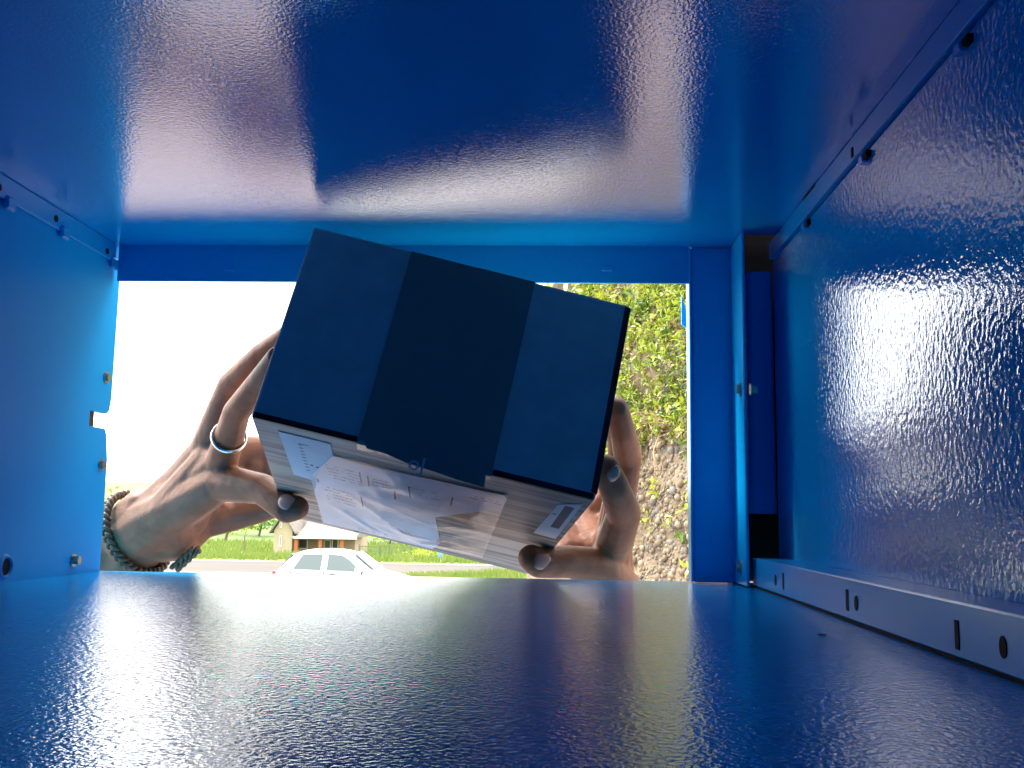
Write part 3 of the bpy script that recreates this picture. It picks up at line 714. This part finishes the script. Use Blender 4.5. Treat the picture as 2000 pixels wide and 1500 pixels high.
while nplants < 9500 and tries < 90000:
    tries += 1
    s = random.uniform(-.6, 3.6); h = random.uniform(.2, .52 if random.random() < .8 else .75); p, nn = face_at(s, h)
    dz = p.z-(ROCKZ+.22*noise.noise(p*1.7))
    if dz < 0 and random.random() > .05: continue
    den = noise.noise(p*1.9+Vector((5, 1, 2)))
    if den < -.3 and random.random() > .5: continue
    nplants += 1
    kind = random.choices(('leaf_a', 'leaf_b', 'leaf_c', 'leaf_d'), (6, 2.6, 1.5 if dz > .3 else 3.2, 1.5))[0]
    n = random.randint(5, 11); ln0 = random.uniform(.018, .056)*(1 if s < 2.5 else 1.5)
    axis = (nn*.8+Vector((0, 0, .7))).normalized(); stem = random.uniform(.02, .14)
    for q in range(n):
        d = (axis*random.uniform(.1, .9)+rnd_dir()*.9).normalized(); t = random.random()
        sets[kind].append((p+axis*stem*t+rnd_dir()*.03, d, (axis+rnd_dir()*.4), ln0*random.uniform(.6, 1.25)))
    if random.random() < .05: flow.append(p+axis*(stem+.02))
for k, it in sets.items():
    o = leafmesh('undergrowth', it, M[k], None); tag(o, kind='stuff')
# long blades of grass on the bank
blades = []
for k in range(1100):
    s = random.uniform(-.6, 3.6); h = random.uniform(.25, .75); p, nn = face_at(s, h)
    if p.z < ROCKZ+.1: continue
    blades.append((p, (nn*.7+Vector((0, 0, 1))+rnd_dir()*.5), nn, random.uniform(.06, .15)))
tag(leafmesh('bank_grass', blades, M['leaf_a'], None, aspect=.07), kind='stuff')
bm = bmesh.new()
for p in flow[:90]:
    for q in range(5):
        a0 = q*1.257; e = Vector((math.cos(a0), -.4, math.sin(a0)))*.011
        bm.faces.new([bm.verts.new(p), bm.verts.new(p+e+Vector((.003, -.004, .002))), bm.verts.new(p+e*1.3), bm.verts.new(p+e+Vector((-.003, -.004, -.002)))])
tag(obj('yellow_blossoms', bm, M['flower']), kind='stuff')
# dry tuft hanging over the stone and a bare twig
def hit_bank(px, py):
    d = ray(px, py); best = None
    for s in np.linspace(-.6, 3.5, 90):
        for h in np.linspace(.1, .6, 60):
            p, n = bp(s, h); q = p-O; t = q.dot(d)/d.length_squared
            e = (q-d*t).length
            if best is None or e < best[0]: best = (e, p, n)
    return best[1], best[2]
tp, tn = hit_bank(1262, 838)
bm = bmesh.new()
for k in range(90):
    p0 = tp+Vector((random.gauss(0, .05), random.gauss(0, .03), random.gauss(0, .02)))-tn*.01
    out = tn*random.uniform(.04, .14)+Vector((random.gauss(0, .06), 0, random.uniform(-.02, .05)))
    ln = random.uniform(.08, .26)
    tube(bm, [p0, p0+out*.6+Vector((0, 0, .012)), p0+out+Vector((0, 0, -ln*.4)), p0+out*1.1+Vector((random.gauss(0, .02), 0, -ln))], [.0028, .0024, .0019, .001], 4, False)
tag(obj('dry_grass_tuft', bm, M['straw']), 'tuft of dry straw-coloured grass hanging over the stony face of the bank', 'dry grass')
t1, n1_ = hit_bank(1292, 880)
bm = bmesh.new(); b0 = t1+n1_*.06
tw = [b0+Vector((.05, 0, .17)), b0+Vector((.01, -.02, .08)), b0+Vector((-.015, -.03, 0)), b0+Vector((.01, -.02, -.10)), b0+Vector((.05, 0, -.17))]
tube(bm, tw, [.0035, .005, .006, .004, .002], 6); tube(bm, [tw[1], tw[1]+Vector((-.05, 0, .09))], [.004, .002], 5); tube(bm, [tw[2], tw[2]+Vector((.03, -.01, .09)), tw[2]+Vector((.09, -.01, .12))], [.004, .003, .0015], 5)
tube(bm, [tw[2], tw[2]+Vector((.005, -.01, -.13)), tw[2]+Vector((-.01, -.01, -.24))], [.003, .002, .001], 5)
tag(obj('bare_twig', bm, M['straw'], None, True), 'bare forked twig sticking out of the bank above the stones', 'twig')

# ------------------------------------------------------------------ grass verge and lawn grass
def grass_patch(name, x0, x1, y0, y1, n, hmin, hmax, mk, wd=.03, zoff=None):
    V = np.empty((n, 3, 3)); 
    for i in range(n):
        x, y = random.uniform(x0, x1), random.uniform(y0, y1); z = gz(y)+(zoff(x, y) if zoff else 0); h_ = random.uniform(hmin, hmax)
        a0 = random.uniform(0, 3.14); dx, dy = math.cos(a0)*wd, math.sin(a0)*wd*.4
        V[i] = ((x-dx, y-dy, z), (x+dx, y+dy, z), (x+random.uniform(-.5, .5)*h_, y, z+h_))
    o = obj(name, fastmesh(name, V.reshape(-1, 3), np.arange(3*n).reshape(-1, 3)), mk); tag(o, kind='stuff'); return o
def verge_z(x, y):
    t = max(0, min(1, (x+6)/5)); return .12+.42*t*math.exp(-((y-35)/2.2)**2)
xs, ys = np.linspace(-7, 3, 30), np.linspace(31.5, 38.2, 20)
v = [(x, y, gz(y)+(verge_z(x, y)-.1)*min(1, (y-31.5)*2, (38.2-y)*2)) for y in ys for x in xs]
tag(obj('verge', pymesh('verge', v, [(j*30+i, j*30+i+1, (j+1)*30+i+1, (j+1)*30+i) for j in range(19) for i in range(29)]), M['lawn'], None, True), kind='structure')
grass_patch('verge_grass', -6.4, 1.5, 32, 37.8, 5000, .12, .34, M['grass'], .03, lambda x, y: verge_z(x, y)-.12)
grass_patch('lawn_grass', -30, 3, 48.8, 62, 9000, .15, .42, M['grass'], .06)
grass_patch('meadow_grass', -45, 3, 62, 110, 9000, .2, .7, M['grass'], .12)

# ------------------------------------------------------------------ trees, bushes
def tree(px, y, top_py, name, label, cat, wid, mk, group=None, trunk=True, n=1400):
    base = at(px, 1050, y); base.z = gz(y); top = at(px, top_py, y).z; H = top-base.z
    t = empty(name, base, label, cat, group)
    cz = .62 if trunk else .5
    if trunk:
        bm = bmesh.new(); tube(bm, [(0, 0, -.1), (.05*wid, 0, H*.3), (0, 0, H*.75)], [.045*H, .03*H, .012*H], 8)
        for q in range(5):
            a0 = q*1.3; tube(bm, [(0, 0, H*(.3+.07*q)), (math.cos(a0)*wid*.3, math.sin(a0)*wid*.3, H*(.5+.07*q))], [.014*H, .006*H], 5)
        obj('trunk', bm, M['bark'], t)
    it = []
    clumps = [(Vector((random.gauss(0, .27)*wid, random.gauss(0, .27)*wid, H*cz+random.gauss(0, .17)*H)), random.uniform(.16, .3)*wid) for _ in range(16)]
    for q in range(n):
        c, r = random.choice(clumps); d = rnd_dir(); p = c+d*r*random.random()**.4
        if p.z < H*(.25 if trunk else .0): p.z = H*(.25 if trunk else .02)+random.random()*.2
        if p.z > H: p.z = H-random.random()*.3
        it.append((p, d+rnd_dir()*.6, rnd_dir(), .055*wid*random.uniform(.6, 1.3)))
    leafmesh('crown', it, M[mk], t, None, .7)
    return t
tree(440, 112, 985, 'tree', 'pale green leafy tree on the meadow left of the cream house', 'tree', 5.5, 'leaf_a')
tree(505, 120, 990, 'tree', 'darker green tree beside the gable of the cream house', 'tree', 6, 'leaf_b')
tree(300, 118, 948, 'tree', 'tall tree whose top shows above the wrist with the bracelet', 'tree', 6, 'leaf_b')
tree(370, 125, 975, 'tree', 'tree behind the hand at the left', 'tree', 6, 'leaf_b')
tree(760, 110, 1010, 'tree', 'light green tree beyond the metal fence', 'tree', 6, 'leaf_a')
tree(850, 105, 1000, 'tree', 'bright green tree above the road sign', 'tree', 6, 'leaf_a')
tree(1085, 14, 320, 'tree', 'slender leafy tree beyond the top right corner of the box', 'tree', 1.7, 'leaf_a', n=1800)
tree(960, 100, 1005, 'tree', 'green tree near the foot of the bank', 'tree', 6, 'leaf_b')
tree(452, 64, 1066, 'bush', 'small dark bush standing in the bright lawn', 'bush', .55, 'leaf_b', trunk=False, n=260)
tree(742, 58, 1072, 'bush', 'rounded bush at the gate of the metal fence', 'bush', 1.0, 'leaf_b', trunk=False, n=500)
tree(825, 56, 1074, 'bush', 'leafy green bush to the right of the metal fence', 'bush', 1.6, 'leaf_a', trunk=False, n=600)
tree(880, 54, 1078, 'bush', 'low bush behind the road sign', 'bush', 1.2, 'leaf_b', trunk=False, n=500)

# ------------------------------------------------------------------ house with porch
HY = 75.0
def hp(px, py, y=HY): return at(px, py, y)
base = hp(600, 1088); base.z = gz(HY)
hs = empty('house', base, 'cream house with grey roof and porch on orange brick pillars', 'house')
def hpart(name, bm, m, parent=hs):
    bmesh.ops.translate(bm, verts=bm.verts[:], vec=-base); return obj(name, bm, m, parent)
xa, xb = hp(533, 1088).x, hp(569, 1088).x; zg = gz(HY); ze = hp(550, 1036).z; zr = hp(560, 1006).z
xm = (xa+xb)/2; xe = hp(690, 1080).x
# gable wing: its end wall towards us
bm = bmesh.new(); prism(bm, [Vector(q) for q in ((xa, HY, zg-.4), (xb, HY, zg-.4), (xb, HY, ze), (xm, HY, ze+1.15), (xa, HY, ze))], Vector((0, 7.5, 0))); hpart('wall', bm, M['render'])
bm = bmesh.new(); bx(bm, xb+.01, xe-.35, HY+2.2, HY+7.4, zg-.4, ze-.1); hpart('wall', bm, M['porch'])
bm = bmesh.new()
for s in (-1, 1):
    e = Vector((xm+s*((xb-xa)/2+.3), HY-.35, ze-.25)); r_ = Vector((xm, HY-.35, ze+1.22)); prism(bm, [e, r_, r_+Vector((0, 0, .14)), e+Vector((0, 0, .14))], Vector((0, 8.1, 0)))
bmesh.ops.recalc_face_normals(bm, faces=bm.faces[:]); hpart('roof', bm, M['roof'])
zp = hp(620, 1049).z; zq = hp(620, 1030).z; zt = hp(600, 1016).z
bm = bmesh.new(); prism(bm, [Vector(q) for q in ((xb+.3, HY-.3, zp), (xb+.3, HY+2.4, zq), (xb+.3, HY+5, zt+.6), (xb+.3, HY+5, zp))], Vector((xe-xb-.1, 0, 0))); hpart('roof', bm, M['roof'])
bm = bmesh.new(); bx(bm, xb+.15, xe+.3, HY-.42, HY-.31, zp-.12, zp+.05); hpart('gutter', bm, M['trim'])
for px in (578, 625, 667):
    q = hp(px, 1088); bm = bmesh.new(); bx(bm, q.x-.13, q.x+.13, HY-.15, HY+.11, zg-.4, zp-.13); bx(bm, q.x-.18, q.x+.18, HY-.2, HY+.16, zg-.4, zg+.15); hpart('porch_pillar', bm, M['brick'])
def window(px0, px1, py0, py1, y, name='window'):
    p0, p1 = hp(px0, py1, y), hp(px1, py0, y); bm = bmesh.new()
    bx(bm, p0.x, p1.x, y-.04, y-.005, p0.z, p1.z); o = hpart(name, bm, M['win'])
    bm = bmesh.new(); t_ = .06
    for q in ((p0.x-t_, p0.x, p0.z-t_, p1.z+t_), (p1.x, p1.x+t_, p0.z-t_, p1.z+t_), (p0.x, p1.x, p1.z, p1.z+t_), (p0.x, p1.x, p0.z-t_, p0.z)): bx(bm, q[0], q[1], y-.07, y-.006, q[2], q[3])
    hpart('frame', bm, M['trim'], o)
window(547, 549.5, 1047, 1066, HY); window(548, 550, 1016, 1029, HY)
window(584, 600, 1054, 1070, HY+2.2); window(634, 645, 1056, 1080, HY+2.2, 'door'); window(650, 660, 1054, 1070, HY+2.2)

# ------------------------------------------------------------------ fence, post, sign
FY = 57.0
p0, p1 = at(701, 1090, FY), at(803, 1090, FY); zb, zt = gz(FY), at(750, 1066, FY).z
fe = empty('metal_fence', (p0.x, FY, zb), 'green metal bar fence with a gate behind the white car', 'fence')
n = 34
me = None
for k in range(n+1):
    x = (p1.x-p0.x)*k/n
    if me is None:
        o = obj('bar', bx(bmesh.new(), -.012, .012, -.012, .012, 0, zt-zb), M['fence'], fe); me = o.data
    else: o = bpy.data.objects.new('bar', me); C.objects.link(o); o.parent = fe
    o.location = (x, 0, 0)
for x in (0, (p1.x-p0.x)*.40, (p1.x-p0.x)*.58, (p1.x-p0.x)): obj('post', bx(bmesh.new(), x-.04, x+.04, .014, .094, -.1, zt-zb+.08), M['fence'], fe)
for z in (.12, zt-zb-.08): obj('rail', bx(bmesh.new(), 0, p1.x-p0.x, .0135, .03, z, z+.04), M['fence'], fe)
p = at(476, 1088, 66); zt_ = at(476, 1046, 66).z
bm = bmesh.new(); tube(bm, [(0, 0, 0), (0, 0, zt_-gz(66))], [.06, .045], 8); o = tag(obj('wooden_post', bm, M['bark']), 'thin wooden post standing in the lawn left of the cream house', 'post'); o.location = (p.x, 66, gz(66))
SY = 50.0; p = at(860, 1092, SY); s = empty('road_sign', (p.x, SY, gz(SY)), 'small blue sign on a thin pole at the far side of the road', 'road sign')
bm = bmesh.new(); cyl(bm, (0, 0, 0), (0, 0, at(860, 1080, SY).z-gz(SY)), .025, 8); obj('pole', bm, M['steel'], s)
zz = at(860, 1080, SY).z-gz(SY); obj('plate', bx(bmesh.new(), -.11, .11, -.045, -.028, zz-.22, zz, .01), M['signblue'], s)

# ------------------------------------------------------------------ white hatchback
CY = 26.0; c0 = at(546, 1118, CY); gcar = gz(CY)
car = empty('parked_car', (c0.x, CY, gcar), 'white hatchback car parked side-on below the box', 'car')
W2 = .80
# stations: x, sill z, belt z, roof z (or belt), half width at belt, half width at roof
ST = [(0.0, .42, .62, .66, .62, .60), (.06, .34, .86, .90, .72, .60), (.16, .32, .93, .98, .77, .63), (.42, .30, .95, 1.30, .80, .58), (.62, .30, .95, 1.42, .81, .57), (.95, .28, .95, 1.475, .82, .58),
      (1.45, .26, .94, 1.485, .82, .58), (1.85, .26, .93, 1.455, .82, .58), (2.10, .26, .925, 1.36, .82, .59), (2.40, .27, .92, 1.13, .815, .62), (2.62, .28, .915, .955, .81, .68), (2.95, .29, .86, .89, .80, .62), (3.35, .30, .76, .80, .76, .56), (3.65, .34, .62, .68, .66, .48), (3.80, .42, .54, .57, .52, .40)]
v = []; f = []
for x, zs, zb_, zr_, wb, wr in ST:
    ring = [(wb*.93, zs), (wb*1.01, (zs+zb_)/2-.05), (wb*1.0, (zs+zb_)/2+.12), (wb*.975, zb_), (wr+(wb*.975-wr)*.12+.01, zb_+(zr_-zb_)*.86), (wr*.86, zr_-.012), (wr*.45, zr_+.012)]
    full = [(-a0, b0) for a0, b0 in ring]+[(a0, b0) for a0, b0 in ring[::-1]]
    v += [(x, a0, b0) for a0, b0 in full]
k = 14
for i in range(len(ST)-1):
    for j in range(k): f.append((i*k+j, i*k+(j+1) % k, (i+1)*k+(j+1) % k, (i+1)*k+j))
f.append(tuple(range(k))[::-1]); f.append(tuple((len(ST)-1)*k+j for j in range(k)))
bm = bmesh.new(); bm.from_mesh(pymesh('b', v, f)); bmesh.ops.recalc_face_normals(bm, faces=bm.faces[:])
body_o = obj('body', bm, M['carwhite'], car, True)
md = body_o.modifiers.new('s', 'SUBSURF'); md.levels = 1; md.render_levels = 2
cl_ = body_o.data
# side glass follows the tumblehome of the cabin
def side_y(z, sgn): return sgn*(.80-(z-.93)/.5*.185)
def glass_side(name, pts, sgn, m=M['glass'], off=.014):
    bm = bmesh.new(); P = [Vector((x, side_y(z, sgn)+sgn*off, z)) for x, z in pts]; prism(bm, P, Vector((0, -sgn*.02, 0))); return obj(name, bm, m, car)
for sgn in (-1, 1):
    glass_side('rear_window', [(.56, .99), (1.27, .97), (1.29, 1.37), (.78, 1.36)], sgn)
    glass_side('front_window', [(1.43, .97), (2.22, .955), (2.24, 1.02), (2.02, 1.22), (1.80, 1.345), (1.44, 1.37)], sgn)
    for sx in (.50, 1.36, 2.34): obj('door_seam', bx(bmesh.new(), sx-.008, sx+.008, sgn*.808-.02, sgn*.808+.02, .36, .93), M['blackplastic'], car)
    glass_side('pillar_trim', [(1.30, .965), (1.40, .965), (1.41, 1.375), (1.31, 1.375)], sgn, M['carwhite'], .012)
    for hx in (.62, 1.50): obj('door_handle', bx(bmesh.new(), hx, hx+.17, sgn*.815-.018, sgn*.815+.018, .845, .885, .01), M['blackplastic'], car)
    bm = bx(bmesh.new(), 2.20, 2.36, sgn*.93-.09, sgn*.93+.09, .93, 1.06, .035, 3); mi = obj('wing_mirror', bm, M['carwhite'], car, True)
    obj('mirror_stalk', bx(bmesh.new(), 2.28, 2.38, sgn*.84-.05, sgn*.84+.05, .92, .965, .01), M['blackplastic'], mi)
    obj('tail_lamp', bx(bmesh.new(), -.005, .09, sgn*.655-.055, sgn*.655+.085, .66, .93, .03, 2), M['redlamp'], car)
    obj('headlight', bx(bmesh.new(), 3.52, 3.70, sgn*.50-.14, sgn*.50+.14, .56, .68, .04, 2), M['clearlamp'], car)
    for wx in (.62, 3.08):
        bm = bmesh.new(); cyl(bm, (wx, sgn*.62, .29), (wx, sgn*.79, .29), .29, 28); wh = obj('wheel', bm, M['rubber'], car)
        bm = bmesh.new(); cyl(bm, (wx, sgn*.78, .29), (wx, sgn*.80, .29), .19, 20); obj('rim', bm, M['alloy'], wh)
        bm = bmesh.new(); cyl(bm, (wx, sgn*.60, .31), (wx, sgn*.785, .31), .34, 28); obj('wheel_arch', bm, M['blackplastic'], car)
bm = bmesh.new(); P = [Vector((2.06, -.52, 1.40)), Vector((2.06, .52, 1.40)), Vector((2.60, .66, 1.00)), Vector((2.60, -.66, 1.00))]; prism(bm, P, Vector((.02, 0, .025))); obj('windscreen', bm, M['glass'], car)
bm = bmesh.new(); P = [Vector((.20, -.55, 1.02)), Vector((.20, .55, 1.02)), Vector((.46, .50, 1.34)), Vector((.46, -.50, 1.34))]; prism(bm, P, Vector((-.02, 0, .02))); obj('rear_screen', bm, M['glass'], car)
obj('bumper', bx(bmesh.new(), 3.60, 3.84, -.62, .62, .28, .50, .06, 2), M['carwhite'], car); obj('bumper', bx(bmesh.new(), -.06, .14, -.70, .70, .34, .58, .05, 2), M['carwhite'], car)
